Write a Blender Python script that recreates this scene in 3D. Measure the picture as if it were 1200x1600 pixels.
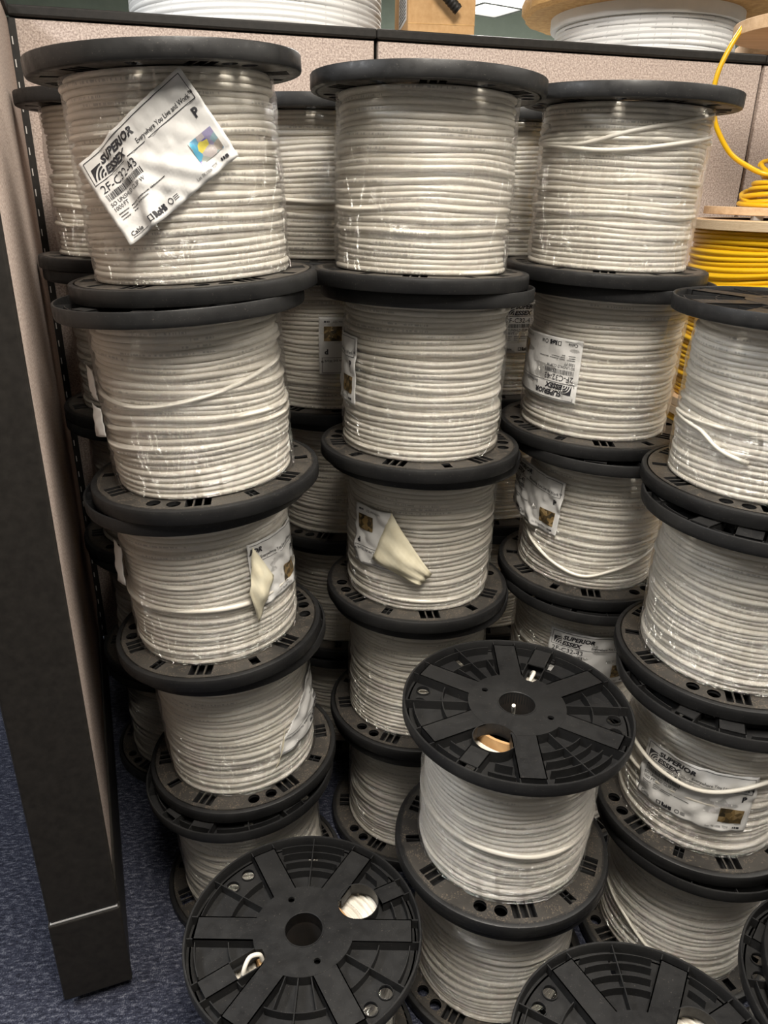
import bpy, bmesh, math, random
import numpy as np
from mathutils import Vector, Matrix
from mathutils.geometry import delaunay_2d_cdt

PI = math.pi
SC = bpy.context.scene
COL = SC.collection
for o in list(bpy.data.objects):
    bpy.data.objects.remove(o, do_unlink=True)

# ------------------------------------------------------------------ camera, world, light, exposure
cam_d = bpy.data.cameras.new('camera')
cam = bpy.data.objects.new('camera', cam_d)
COL.objects.link(cam)
PITCH, ROLL, CAM_H, FPX = math.radians(22.896), math.radians(0.895), 1.2535, 1173.5
cam_d.sensor_fit = 'VERTICAL'
cam_d.sensor_height = 24.0
cam_d.sensor_width = 18.0
cam_d.lens = 24.0 * FPX / 1600.0
cam_d.clip_start = 0.02
cam.matrix_world = Matrix.Translation((0, 0, CAM_H)) @ Matrix.Rotation(PI / 2 - PITCH, 4, 'X') @ Matrix.Rotation(ROLL, 4, 'Z')
SC.camera = cam

world = bpy.data.worlds.new('world')
SC.world = world
world.use_nodes = True
world.node_tree.nodes['Background'].inputs[0].default_value = (0.80, 0.85, 1.0, 1)
world.node_tree.nodes['Background'].inputs[1].default_value = 0.02

VS = SC.view_settings
VS.view_transform = 'Standard'
VS.look = 'None'
VS.gamma = 1.0
VS.use_curve_mapping = False
VS.exposure = 0.72

CEIL = 2.70
# ceiling troffers: x, y, rotation, width, length, power, colour
TROFFERS = [
    (0.22, 0.12, 0.0, 0.60, 1.20, 62.0, (1.0, 0.93, 0.83)),
    (2.20, 1.00, 0.0, 0.60, 1.20, 26.0, (1.0, 0.94, 0.85)),
    (-2.05, 0.55, 0.0, 0.60, 1.20, 44.0, (0.93, 0.96, 1.0)),
    (0.40, 4.10, 0.0, 0.60, 1.20, 60.0, (1.0, 0.97, 0.92)),  # added lamp, out of view, brightens the far wall
    (0.565, 5.12, 0.55, 0.26, 0.24, 8.0, (1.0, 0.97, 0.92)),
]

# ------------------------------------------------------------------ small helpers
def tag(o, label=None, cat=None, group=None, kind=None):
    if label: o['label'] = label
    if cat: o['category'] = cat
    if group: o['group'] = group
    if kind: o['kind'] = kind
    return o

def empty(name, mat=None):
    o = bpy.data.objects.new(name, None)
    o.empty_display_size = 0.05
    COL.objects.link(o)
    if mat is not None: o.matrix_world = mat
    return o

def link(name, me, parent=None, mat=None):
    o = bpy.data.objects.new(name, me)
    COL.objects.link(o)
    if parent is not None: o.parent = parent
    if mat is not None: o.matrix_local = mat
    return o

class G:
    """collects vertices and faces, then makes one mesh"""
    def __init__(s):
        s.v = []; s.f = []; s.m = []
    def add(s, verts, faces, mi=0):
        b = len(s.v)
        s.v.extend([tuple(map(float, p)) for p in verts])
        s.f.extend([tuple(b + i for i in f) for f in faces])
        s.m.extend([mi] * len(faces))
    def box(s, lo, hi, mi=0, M=None):
        (x0, y0, z0), (x1, y1, z1) = lo, hi
        v = [(x0,y0,z0),(x1,y0,z0),(x1,y1,z0),(x0,y1,z0),(x0,y0,z1),(x1,y0,z1),(x1,y1,z1),(x0,y1,z1)]
        if M is not None: v = [M @ Vector(p) for p in v]
        s.add(v, [(0,3,2,1),(4,5,6,7),(0,1,5,4),(1,2,6,5),(2,3,7,6),(3,0,4,7)], mi)
    def lathe(s, prof, n=96, closed=False, mi=0, a0=0.0, a1=2*PI, fn=None):
        full = abs((a1 - a0) - 2*PI) < 1e-6
        k = n if full else n + 1
        v = []
        for i in range(k):
            a = a0 + (a1 - a0) * i / n
            for (r, z) in prof:
                if fn: r, z = fn(a, r, z)
                v.append((r*math.cos(a), r*math.sin(a), z))
        m = len(prof); f = []
        for i in range(n):
            j = (i + 1) % k
            for q in range(m if closed else m - 1):
                p = (q + 1) % m
                f.append((i*m+q, j*m+q, j*m+p, i*m+p))
        if closed and not full:
            f.append(tuple(range(m))); f.append(tuple(range((k-1)*m + m - 1, (k-1)*m - 1, -1)))
        s.add(v, f, mi)
    def disc(s, r, z0, z1, n=96, mi=0):
        s.lathe([(1e-5, z0), (r, z0), (r, z1), (1e-5, z1)], n, False, mi)
    def tube(s, pts, r, n=10, mi=0, cap=True):
        pts = [Vector(p) for p in pts]
        v = []; f = []
        up = Vector((0.123, 0.2, 1)).normalized()
        for i, p in enumerate(pts):
            t = (pts[min(i+1, len(pts)-1)] - pts[max(i-1, 0)]).normalized()
            a = t.cross(up)
            if a.length < 1e-4: a = t.cross(Vector((1, 0, 0)))
            a.normalize(); b = t.cross(a)
            rr = r(i/(len(pts)-1)) if callable(r) else r
            for k in range(n):
                c = 2*PI*k/n
                v.append(p + a*(rr*math.cos(c)) + b*(rr*math.sin(c)))
        for i in range(len(pts)-1):
            for k in range(n):
                k2 = (k+1) % n
                f.append((i*n+k, i*n+k2, (i+1)*n+k2, (i+1)*n+k))
        if cap:
            f.append(tuple(range(n-1, -1, -1))); f.append(tuple((len(pts)-1)*n + k for k in range(n)))
        s.add(v, f, mi)
    def mesh(s, name, mats, smooth=40.0, fix=True):
        me = bpy.data.meshes.new(name)
        me.from_pydata(s.v, [], s.f)
        for m in (mats if isinstance(mats, (list, tuple)) else [mats]): me.materials.append(m)
        me.polygons.foreach_set('material_index', s.m)
        if fix:
            bm = bmesh.new(); bm.from_mesh(me)
            bmesh.ops.recalc_face_normals(bm, faces=bm.faces[:])
            bm.to_mesh(me); bm.free()
        if smooth is not None:
            me.polygons.foreach_set('use_smooth', [True]*len(me.polygons))
            me.set_sharp_from_angle(angle=math.radians(smooth))
        me.update()
        return me
    def build(s, name, mats, parent=None, mat=None, smooth=40.0, fix=True):
        return link(name, s.mesh(name, mats, smooth, fix), parent, mat)

def smooth_path(ctrl, per=10):
    """Catmull-Rom through control points"""
    P = [Vector(p) for p in ctrl]
    P = [P[0]*2 - P[1]] + P + [P[-1]*2 - P[-2]]
    out = []
    for i in range(1, len(P)-2):
        for k in range(per):
            t = k/per
            a, b, c, d = P[i-1], P[i], P[i+1], P[i+2]
            out.append(0.5*((2*b) + (c-a)*t + (2*a-5*b+4*c-d)*t*t + (3*b-a-3*c+d)*t**3))
    out.append(P[-2])
    return out

# ------------------------------------------------------------------ materials
def mat(name, base=(0.8,0.8,0.8), rough=0.5, metal=0.0, spec=0.5):
    m = bpy.data.materials.new(name); m.use_nodes = True
    nt = m.node_tree; b = nt.nodes['Principled BSDF']
    b.inputs['Base Color'].default_value = (*base, 1)
    b.inputs['Roughness'].default_value = rough
    b.inputs['Metallic'].default_value = metal
    b.inputs['Specular IOR Level'].default_value = spec
    return m, nt, b

def N(nt, t, **kw):
    n = nt.nodes.new(t)
    for k, v in kw.items():
        if k.startswith('i_'):
            key = k[2:]
            key = int(key) if key.isdigit() else key.replace('_', ' ')
            n.inputs[key].default_value = v
        else: setattr(n, k, v)
    return n

def ramp(nt, src, stops):
    r = nt.nodes.new('ShaderNodeValToRGB')
    e = r.color_ramp.elements
    e[0].position, e[0].color = stops[0][0], (*stops[0][1], 1)
    e[1].position, e[1].color = stops[-1][0], (*stops[-1][1], 1)
    for p, c in stops[1:-1]:
        x = e.new(p); x.color = (*c, 1)
    nt.links.new(src, r.inputs[0])
    return r.outputs[0]

def math_n(nt, op, a, b=None, c=None):
    n = nt.nodes.new('ShaderNodeMath'); n.operation = op
    for i, x in enumerate((a, b, c)):
        if x is None: continue
        if isinstance(x, (int, float)): n.inputs[i].default_value = x
        else: nt.links.new(x, n.inputs[i])
    return n.outputs[0]

def bump(nt, b, h, strength=0.3, dist=0.002):
    n = nt.nodes.new('ShaderNodeBump')
    n.inputs['Strength'].default_value = strength; n.inputs['Distance'].default_value = dist
    nt.links.new(h, n.inputs['Height']); nt.links.new(n.outputs[0], b.inputs['Normal'])

def obj_coord(nt, scale=(1,1,1), use='Object', jitter=False):
    tc = nt.nodes.new('ShaderNodeTexCoord'); mp = nt.nodes.new('ShaderNodeMapping')
    mp.inputs['Scale'].default_value = scale
    nt.links.new(tc.outputs[use], mp.inputs['Vector'])
    if jitter:
        oi = nt.nodes.new('ShaderNodeObjectInfo')
        c = nt.nodes.new('ShaderNodeCombineXYZ')
        k = math_n(nt, 'MULTIPLY', oi.outputs['Random'], 37.0)
        for i in range(3): nt.links.new(k, c.inputs[i])
        nt.links.new(c.outputs[0], mp.inputs['Location'])
    return mp.outputs[0]

def noise(nt, vec, scale, detail=3.0, rough=0.55):
    n = nt.nodes.new('ShaderNodeTexNoise')
    n.inputs['Scale'].default_value = scale; n.inputs['Detail'].default_value = detail
    n.inputs['Roughness'].default_value = rough
    nt.links.new(vec, n.inputs['Vector'])
    return n.outputs[0]

def mix_col(nt, fac, a, b):
    n = nt.nodes.new('ShaderNodeMix'); n.data_type = 'RGBA'
    for i, x in ((0, fac), (6, a), (7, b)):
        if hasattr(x, 'is_output'): nt.links.new(x, n.inputs[i])
        else: n.inputs[i].default_value = x if i == 0 else (*x, 1)
    return n.outputs[2]

# black moulded plastic, and the same plastic with pale dust caught on it
def plastic(name, dusty):
    m, nt, b = mat(name, (0.02,0.02,0.021), 0.42, spec=0.28)
    v = obj_coord(nt, jitter=True)
    big = noise(nt, v, 9.0, 4.0, 0.6)
    fine = noise(nt, v, 420.0, 2.0, 0.7)
    med = noise(nt, v, 60.0, 4.0, 0.65)
    if dusty:
        base = ramp(nt, big, [(0.30, (0.020,0.0188,0.0175)), (0.62, (0.052,0.047,0.041))])
        d = math_n(nt, 'MULTIPLY', math_n(nt, 'GREATER_THAN', fine, 0.57), math_n(nt, 'GREATER_THAN', med, 0.50))
        col = mix_col(nt, math_n(nt, 'MULTIPLY', d, 0.55), base, (0.16,0.125,0.09))
    else:
        base = ramp(nt, big, [(0.32, (0.0085,0.0085,0.009)), (0.70, (0.018,0.0178,0.0176))])
        sp = math_n(nt, 'GREATER_THAN', fine, 0.69)
        col = mix_col(nt, math_n(nt, 'MULTIPLY', sp, 0.30), base, (0.16,0.14,0.12))
    nt.links.new(col, b.inputs['Base Color'])
    r = ramp(nt, med, [(0.3, (0.34,)*3), (0.7, (0.58,)*3)])
    nt.links.new(r, b.inputs['Roughness'])
    bump(nt, b, fine, 0.10, 0.0006)
    return m
M_BLACK = plastic('black_plastic', False)
M_DUSTY = plastic('dusty_black_plastic', True)

def cable_mat(name, col, col2, prints=True, rough=0.36):
    m, nt, b = mat(name, col, rough, spec=0.5)
    tc = nt.nodes.new('ShaderNodeTexCoord'); sx = nt.nodes.new('ShaderNodeSeparateXYZ')
    nt.links.new(tc.outputs['UV'], sx.inputs[0])
    u, vv = sx.outputs[0], sx.outputs[1]
    row = math_n(nt, 'FLOOR', vv); frac = math_n(nt, 'FRACT', vv)
    oi = nt.nodes.new('ShaderNodeObjectInfo')
    wn = nt.nodes.new('ShaderNodeTexWhiteNoise'); wn.noise_dimensions = '2D'
    cb = nt.nodes.new('ShaderNodeCombineXYZ')
    nt.links.new(row, cb.inputs[0]); nt.links.new(oi.outputs['Random'], cb.inputs[1])
    nt.links.new(cb.outputs[0], wn.inputs['Vector'])
    c = mix_col(nt, wn.outputs['Value'], col, col2)
    if prints:
        # dotted legend printed along some turns of the cable jacket
        w2 = nt.nodes.new('ShaderNodeTexWhiteNoise'); w2.noise_dimensions = '2D'
        cb2 = nt.nodes.new('ShaderNodeCombineXYZ')
        nt.links.new(math_n(nt, 'FLOOR', math_n(nt, 'MULTIPLY', u, 520.0)), cb2.inputs[0]); nt.links.new(row, cb2.inputs[1])
        nt.links.new(cb2.outputs[0], w2.inputs['Vector'])
        w3 = nt.nodes.new('ShaderNodeTexWhiteNoise'); w3.noise_dimensions = '2D'
        cb3 = nt.nodes.new('ShaderNodeCombineXYZ')
        nt.links.new(math_n(nt, 'FLOOR', math_n(nt, 'ADD', math_n(nt, 'MULTIPLY', u, 11.0), math_n(nt, 'MULTIPLY', wn.outputs['Value'], 9.0))), cb3.inputs[0])
        nt.links.new(row, cb3.inputs[1]); nt.links.new(cb3.outputs[0], w3.inputs['Vector'])
        band = math_n(nt, 'MULTIPLY', math_n(nt, 'GREATER_THAN', frac, 0.38), math_n(nt, 'LESS_THAN', frac, 0.60))
        k = math_n(nt, 'MULTIPLY', band, math_n(nt, 'GREATER_THAN', w2.outputs['Value'], 0.50))
        k = math_n(nt, 'MULTIPLY', k, math_n(nt, 'GREATER_THAN', w3.outputs['Value'], 0.74))
        c = mix_col(nt, math_n(nt, 'MULTIPLY', k, 0.42), c, (0.10,0.095,0.09))
    nt.links.new(c, b.inputs['Base Color'])
    return m
M_CABLE = cable_mat('white_cable_jacket', (0.66,0.615,0.535), (0.73,0.69,0.615))
M_CABLE_PLAIN = cable_mat('white_cable_strand', (0.66,0.62,0.54), (0.71,0.67,0.595), False)
M_YELLOW = cable_mat('yellow_cable_jacket', (0.66,0.38,0.006), (0.74,0.45,0.010), False, 0.33)

def film_mat():
    m = bpy.data.materials.new('clear_stretch_film'); m.use_nodes = True
    nt = m.node_tree; nt.nodes.clear()
    out = N(nt, 'ShaderNodeOutputMaterial')
    tr = N(nt, 'ShaderNodeBsdfTransparent'); tr.inputs[0].default_value = (0.985,0.985,0.985,1)
    gl = N(nt, 'ShaderNodeBsdfGlossy'); gl.inputs['Roughness'].default_value = 0.075
    gl.inputs['Color'].default_value = (1,1,1,1)
    v1 = obj_coord(nt, (1,1,4.6), jitter=True)
    n1 = noise(nt, v1, 40.0, 4.0, 0.66)
    v2 = obj_coord(nt, (1,1,0.5), jitter=True)
    vo = N(nt, 'ShaderNodeTexVoronoi'); vo.feature = 'DISTANCE_TO_EDGE'; vo.inputs['Scale'].default_value = 30.0
    nz = N(nt, 'ShaderNodeTexNoise'); nz.inputs['Scale'].default_value = 22.0
    nt.links.new(v2, nz.inputs['Vector'])
    va = N(nt, 'ShaderNodeVectorMath', operation='MULTIPLY_ADD')
    nt.links.new(nz.outputs['Color'], va.inputs[0]); va.inputs[1].default_value = (0.07,0.07,0.07)
    nt.links.new(v2, va.inputs[2]); nt.links.new(va.outputs[0], vo.inputs['Vector'])
    cre = math_n(nt, 'SUBTRACT', 1.0, math_n(nt, 'MINIMUM', math_n(nt, 'MULTIPLY', vo.outputs['Distance'], 9.0), 1.0))
    hgt = math_n(nt, 'ADD', n1, math_n(nt, 'MULTIPLY', cre, 0.35))
    bp = N(nt, 'ShaderNodeBump'); bp.inputs['Strength'].default_value = 1.0; bp.inputs['Distance'].default_value = 0.016
    nt.links.new(hgt, bp.inputs['Height']); nt.links.new(bp.outputs[0], gl.inputs['Normal'])
    lw = N(nt, 'ShaderNodeLayerWeight'); lw.inputs['Blend'].default_value = 0.22
    fac = math_n(nt, 'MINIMUM', math_n(nt, 'ADD', math_n(nt, 'MULTIPLY', lw.outputs['Fresnel'], 0.45), 0.17), 0.5)
    mx = N(nt, 'ShaderNodeMixShader')
    nt.links.new(fac, mx.inputs[0]); nt.links.new(tr.outputs[0], mx.inputs[1]); nt.links.new(gl.outputs[0], mx.inputs[2])
    nt.links.new(mx.outputs[0], out.inputs[0])
    return m
M_FILM = film_mat()

M_PAPER, _nt, _b = mat('label_paper', (0.64,0.63,0.61), 0.45, spec=0.3)
bump(_nt, _b, noise(_nt, obj_coord(_nt, jitter=True), 55.0, 3.0), 0.25, 0.003)
M_PAPERBACK, _nt, _b = mat('label_backing', (0.70,0.64,0.47), 0.55, spec=0.3)
_b.inputs['Base Color'].default_value = (0.70,0.64,0.47,1)
_nt.links.new(ramp(_nt, noise(_nt, obj_coord(_nt), 40.0, 4.0), [(0.3, (0.64,0.58,0.42)), (0.7, (0.74,0.69,0.53))]), _b.inputs['Base Color'])
M_INK, _nt, _b = mat('black_print', (0.022,0.022,0.026), 0.5)
_nt.links.new(ramp(_nt, noise(_nt, obj_coord(_nt), 300.0), [(0.3, (0.016,0.016,0.02)), (0.7, (0.03,0.03,0.036))]), _b.inputs['Base Color'])
# security foil: lamp reflection painted as colour, rainbow when lit, dull gold when not
def foil(name, stops, metal, scale):
    m, nt, b = mat(name, (0.3,0.22,0.1), 0.28, metal)
    v = obj_coord(nt)
    vo = N(nt, 'ShaderNodeTexVoronoi'); vo.inputs['Scale'].default_value = scale
    nt.links.new(v, vo.inputs['Vector'])
    s = N(nt, 'ShaderNodeSeparateColor'); nt.links.new(vo.outputs['Color'], s.inputs[0])
    nt.links.new(ramp(nt, s.outputs[0], stops), b.inputs['Base Color'])
    bump(nt, b, noise(nt, v, 240.0, 2.0), 0.25, 0.001)
    return m
M_FOIL_LIT = foil('foil_lit_rainbow', [(0.0, (0.50,0.45,0.42)), (0.25, (0.16,0.15,0.42)), (0.45, (0.72,0.62,0.12)), (0.62, (0.42,0.36,0.50)), (0.8, (0.10,0.36,0.52)), (1.0, (0.62,0.36,0.10))], 0.25, 90.0)
M_FOIL_UNLIT = foil('foil_unlit_gold', [(0.0, (0.05,0.04,0.025)), (0.45, (0.16,0.11,0.05)), (0.75, (0.30,0.20,0.08)), (1.0, (0.42,0.30,0.15))], 0.45, 150.0)

M_CARD, _nt, _b = mat('kraft_cardboard', (0.52,0.32,0.15), 0.75, spec=0.2)
_nt.links.new(ramp(_nt, noise(_nt, obj_coord(_nt), 70.0, 4.0), [(0.3, (0.46,0.27,0.12)), (0.7, (0.56,0.35,0.17))]), _b.inputs['Base Color'])
M_DARK, _nt, _b = mat('bore_shade_black', (0.010,0.008,0.006), 0.7)  # near-black colour stands in for the darkness down inside the tube
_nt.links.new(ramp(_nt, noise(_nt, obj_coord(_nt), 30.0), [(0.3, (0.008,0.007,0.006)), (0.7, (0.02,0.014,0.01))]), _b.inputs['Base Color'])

def wood(name, a, b_, stretch=(1,14,14), rough=0.62):
    m, nt, b = mat(name, a, rough, spec=0.3)
    v = obj_coord(nt, stretch, jitter=True)
    g = noise(nt, v, 6.0, 6.0, 0.62)
    f = noise(nt, obj_coord(nt, (3,60,60)), 9.0, 2.0)
    c = ramp(nt, math_n(nt, 'ADD', math_n(nt, 'MULTIPLY', g, 0.75), math_n(nt, 'MULTIPLY', f, 0.25)), [(0.32, a), (0.66, b_)])
    nt.links.new(c, b.inputs['Base Color']); bump(nt, b, g, 0.3, 0.002)
    return m
M_WOOD = wood('pale_plywood', (0.50,0.33,0.19), (0.68,0.49,0.31))
M_WOOD_EDGE = wood('plywood_edge', (0.40,0.29,0.18), (0.66,0.54,0.38), (4,4,220))
M_WOOD_ORANGE = wood('rough_reel_wood', (0.46,0.25,0.09), (0.70,0.46,0.20), (10,10,60), 0.8)

def fabric():
    m, nt, b = mat('panel_fabric', (0.36,0.29,0.25), 0.9, spec=0.15)
    v = obj_coord(nt)
    n1 = noise(nt, v, 260.0, 2.0, 0.6)
    n2 = noise(nt, v, 5.0, 3.0)
    c = ramp(nt, n1, [(0.34, (0.265,0.205,0.180)), (0.50, (0.425,0.345,0.300)), (0.66, (0.60,0.50,0.44))])
    c2 = mix_col(nt, math_n(nt, 'MULTIPLY', n2, 0.25), c, (0.43,0.36,0.32))
    nt.links.new(c2, b.inputs['Base Color']); bump(nt, b, n1, 0.5, 0.0015)
    return m
M_FABRIC = fabric()
M_TRIM, _nt, _b = mat('dark_painted_steel', (0.020,0.018,0.016), 0.5, spec=0.25)
_n = noise(_nt, obj_coord(_nt), 90.0, 3.0)
_nt.links.new(ramp(_nt, _n, [(0.3, (0.0125,0.011,0.0095)), (0.7, (0.020,0.0178,0.0155))]), _b.inputs['Base Color'])
bump(_nt, _b, _n, 0.06, 0.001)
M_SLOT, _nt, _b = mat('bare_steel_slot', (0.62,0.60,0.57), 0.35, 0.4)

def carpet():
    m, nt, b = mat('woven_carpet', (0.04,0.045,0.07), 0.95, spec=0.1)
    v = obj_coord(nt)
    vr = N(nt, 'ShaderNodeMapping'); vr.inputs['Rotation'].default_value = (0,0,-0.12)
    nt.links.new(v, vr.inputs['Vector'])
    st = N(nt, 'ShaderNodeMapping'); st.inputs['Scale'].default_value = (70, 190, 1); nt.links.new(vr.outputs[0], st.inputs['Vector'])
    n1 = noise(nt, st.outputs[0], 1.0, 3.0, 0.6)
    st2 = N(nt, 'ShaderNodeMapping'); st2.inputs['Scale'].default_value = (420, 330, 1); nt.links.new(vr.outputs[0], st2.inputs['Vector'])
    n2 = noise(nt, st2.outputs[0], 1.0, 2.0)
    mixv = math_n(nt, 'ADD', math_n(nt, 'MULTIPLY', n1, 0.6), math_n(nt, 'MULTIPLY', n2, 0.4))
    c = ramp(nt, mixv, [(0.38, (0.010,0.011,0.017)), (0.52, (0.030,0.033,0.050)), (0.66, (0.125,0.130,0.155))])
    nt.links.new(c, b.inputs['Base Color']); bump(nt, b, mixv, 0.8, 0.004)
    return m
M_CARPET = carpet()

def paint(name, c, rough=0.8, amp=0.06):
    m, nt, b = mat(name, c, rough, spec=0.2)
    n = noise(nt, obj_coord(nt), 14.0, 3.0)
    nt.links.new(ramp(nt, n, [(0.3, tuple(x*(1-amp) for x in c)), (0.7, tuple(min(1, x*(1+amp)) for x in c))]), b.inputs['Base Color'])
    return m
M_WALL = paint('sage_wall_paint', (0.40,0.47,0.39))
M_WALLW = paint('pale_wall_paint', (0.62,0.60,0.56))
M_CEIL = paint('ceiling_tile', (0.66,0.67,0.63))
M_STEEL = paint('grey_shelf_steel', (0.30,0.30,0.30), 0.45)
M_FRAME = paint('white_lamp_frame', (0.75,0.75,0.73), 0.5)
def emit(name, col, s):
    m = bpy.data.materials.new(name); m.use_nodes = True
    b = m.node_tree.nodes['Principled BSDF']
    b.inputs['Base Color'].default_value = (0.8,0.8,0.8,1)
    b.inputs['Emission Color'].default_value = (*col, 1); b.inputs['Emission Strength'].default_value = s
    return m
M_DIFF = emit('lamp_diffuser', (1.0,0.96,0.90), 1.6)

def tape_mat():
    m, nt, b = mat('white_woven_tape', (0.80,0.80,0.80), 0.42)
    tc = nt.nodes.new('ShaderNodeTexCoord'); sx = nt.nodes.new('ShaderNodeSeparateXYZ')
    nt.links.new(tc.outputs['UV'], sx.inputs[0])
    u, vv = sx.outputs[0], sx.outputs[1]
    fr = math_n(nt, 'FRACT', vv)
    line = math_n(nt, 'LESS_THAN', fr, 0.12)
    fu = math_n(nt, 'FRACT', math_n(nt, 'MULTIPLY', u, 38.0))
    tick = math_n(nt, 'LESS_THAN', math_n(nt, 'ABSOLUTE', math_n(nt, 'SUBTRACT', fu, math_n(nt, 'ADD', 0.4, math_n(nt, 'MULTIPLY', fr, 0.12)))), 0.035)
    k = math_n(nt, 'MAXIMUM', math_n(nt, 'MULTIPLY', line, 0.30), math_n(nt, 'MULTIPLY', math_n(nt, 'MULTIPLY', tick, math_n(nt, 'GREATER_THAN', fr, 0.55)), 0.40))
    nt.links.new(mix_col(nt, k, (0.80,0.80,0.79), (0.36,0.36,0.37)), b.inputs['Base Color'])
    bump(nt, b, math_n(nt, 'SUBTRACT', 1.0, line), 0.4, 0.002)
    return m
M_TAPE = tape_mat()

# ------------------------------------------------------------------ setting
def structure(o):
    o['kind'] = 'structure'
    return o
RX0, RX1, RY0, RY1 = -4.0, 4.0, -3.5, 6.4
def slab(name, lo, hi, m):
    g = G(); g.box(lo, hi); return structure(g.build(name, m, smooth=None))
slab('floor', (RX0, RY0, -0.05), (RX1, RY1, 0.0), M_CARPET)
slab('ceiling', (RX0, RY0, CEIL), (RX1, RY1, CEIL+0.05), M_CEIL)
slab('wall_back', (RX0, RY1, 0), (RX1, RY1+0.1, CEIL), M_WALL)
slab('wall_front', (RX0, RY0-0.1, 0), (RX1, RY0, CEIL), M_WALLW)
slab('wall_left', (RX0-0.1, RY0, 0), (RX0, RY1, CEIL), M_WALLW)
slab('wall_right', (RX1, RY0, 0), (RX1+0.1, RY1, CEIL), M_WALLW)

TROFFER_LABELS = ['rectangular ceiling light above the front of the white cable stacks',
    'rectangular ceiling light above the right hand stack of white spools',
    'rectangular ceiling light above the open carpet left of the partition',
    'unseen ceiling light added behind the back partition to brighten the far wall',
    'small square white ceiling light glowing far beyond the partition, beside the cardboard box']
for (x, y, rz, w, l, p, c), lb in zip(TROFFERS, TROFFER_LABELS):
    zc = CEIL if w > 0.3 else 2.27
    t = empty('ceiling_light', Matrix.Translation((x, y, zc)) @ Matrix.Rotation(rz, 4, 'Z'))
    tag(t, lb, 'ceiling light')
    g = G()
    for a, b in (((-w/2-.03,-l/2-.03),(w/2+.03,-l/2)), ((-w/2-.03,l/2),(w/2+.03,l/2+.03)), ((-w/2-.03,-l/2),(-w/2,l/2)), ((w/2,-l/2),(w/2+.03,l/2))):
        g.box((a[0], a[1], -0.03), (b[0], b[1], -0.001))
    g.build('lamp_frame', M_FRAME, t, smooth=None)
    g = G(); g.box((-w/2, -l/2, -0.016), (w/2, l/2, -0.002)); g.build('diffuser', M_DIFF, t, smooth=None)
    L = bpy.data.lights.new('troffer_lamp', 'AREA'); L.shape = 'RECTANGLE'; L.size = w; L.size_y = l
    L.energy = p; L.color = c
    lo = bpy.data.objects.new('lamp', L); COL.objects.link(lo); lo.parent = t; lo.location = (0, 0, -0.035)
    if zc < CEIL:
        for sx in (-1, 1):
            g = G(); g.tube([(sx*w*0.35, 0, -0.004), (sx*w*0.35, 0, (CEIL-zc)/2), (sx*w*0.35, 0, CEIL-zc-0.001)], 0.004, 8); g.build('hanger_rod', M_FRAME, t)
        g = G(); g.box((-w/2-.03,-l/2-.03,-0.004), (w/2+.03,l/2+.03,0.02)); g.build('lamp_housing', M_FRAME, t, smooth=None)

# ------------------------------------------------------------------ cubicle partitions
CORNER = Vector((-0.763, 1.75, 0)); DB = Vector((0.9691, 0.2466, 0)).normalized()
NEAR = Vector((-0.42, 0.867, 0)); DL = (NEAR - CORNER).normalized()
PH = 1.590
def frame(o, d, inward):
    """x along the panel, y out of its back, z up"""
    z = Vector((0,0,1)); x = d.copy(); y = -inward
    return Matrix((( x.x, y.x, z.x, o.x), (x.y, y.y, z.y, o.y), (x.z, y.z, z.z, o.z), (0,0,0,1)))

def rounded_plate(g, x0, x1, y0, y1, z0, z1, r=0.006):
    """upholstered panel face, front edges rounded (front is y0)"""
    xs = [(x0, y1), (x0, y0+r), (x0+r*.3, y0+r*.3), (x0+r, y0), (x1-r, y0), (x1-r*.3, y0+r*.3), (x1, y0+r), (x1, y1)]
    v = []; k = len(xs)
    for zz, ins in ((z0, r), (z0+r*.3, r*.3), (z0+r, 0), (z1-r, 0), (z1-r*.3, r*.3), (z1, r)):
        for (x, y) in xs: v.append((x, max(y, y0+ins) if y < y1 else y, zz))
    f = []
    for i in range(5):
        for q in range(k-1): f.append((i*k+q, i*k+q+1, (i+1)*k+q+1, (i+1)*k+q))
    f.append(tuple(range(k-1, -1, -1))); f.append(tuple(5*k+q for q in range(k)))
    f.append((0, k-1, 5*k+k-1, 5*k))if False else None
    g.add(v, [q for q in f if q])

def panel_module(o, d, inward, length, label, th=0.06):
    t = empty('cubicle_partition', frame(o, d, inward)); tag(t, label, 'partition', 'back partition modules')
    g = G(); rounded_plate(g, 0.004, length-0.004, 0.0, 0.02, 0.13, PH-0.022); g.build('fabric_panel', M_FABRIC, t)
    g = G(); g.box((0.002, 0.012, 0.0), (length-0.002, th, PH-0.02)); g.build('panel_frame', M_TRIM, t, smooth=None)
    g = G()
    g.lathe([(0,0)], 3) if False else None
    g.box((0.0, -0.006, PH-0.020), (length, th+0.006, PH)); o_ = g.build('top_rail', M_TRIM, t, smooth=None)
    bv = o_.modifiers.new('bevel', 'BEVEL'); bv.width = 0.004; bv.segments = 2
    g = G(); g.box((0.003, -0.004, 0.005), (length-0.003, th, 0.125)); g.build('kick_plate', M_TRIM, t, smooth=None)
    return t
INB = Vector((DB.y, -DB.x, 0))
s = 0.0
for ln, lb in ((0.753, 'beige fabric cubicle partition module in the left corner behind the tallest stack'),
               (1.003, 'beige fabric cubicle partition module behind the middle stacks, cardboard box above it'),
               (1.0, 'beige fabric cubicle partition module at right behind the yellow cable spools')):
    panel_module(CORNER + DB*s, DB, INB, ln, lb); s += ln

INL = Vector((-DL.y, DL.x, 0))
if INL.x < 0: INL = -INL
LT = empty('cubicle_partition', frame(CORNER, DL, INL))
tag(LT, 'end-on beige fabric cubicle partition with wide dark end cap at left edge of picture', 'partition')
LEN = (NEAR - CORNER).length
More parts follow.
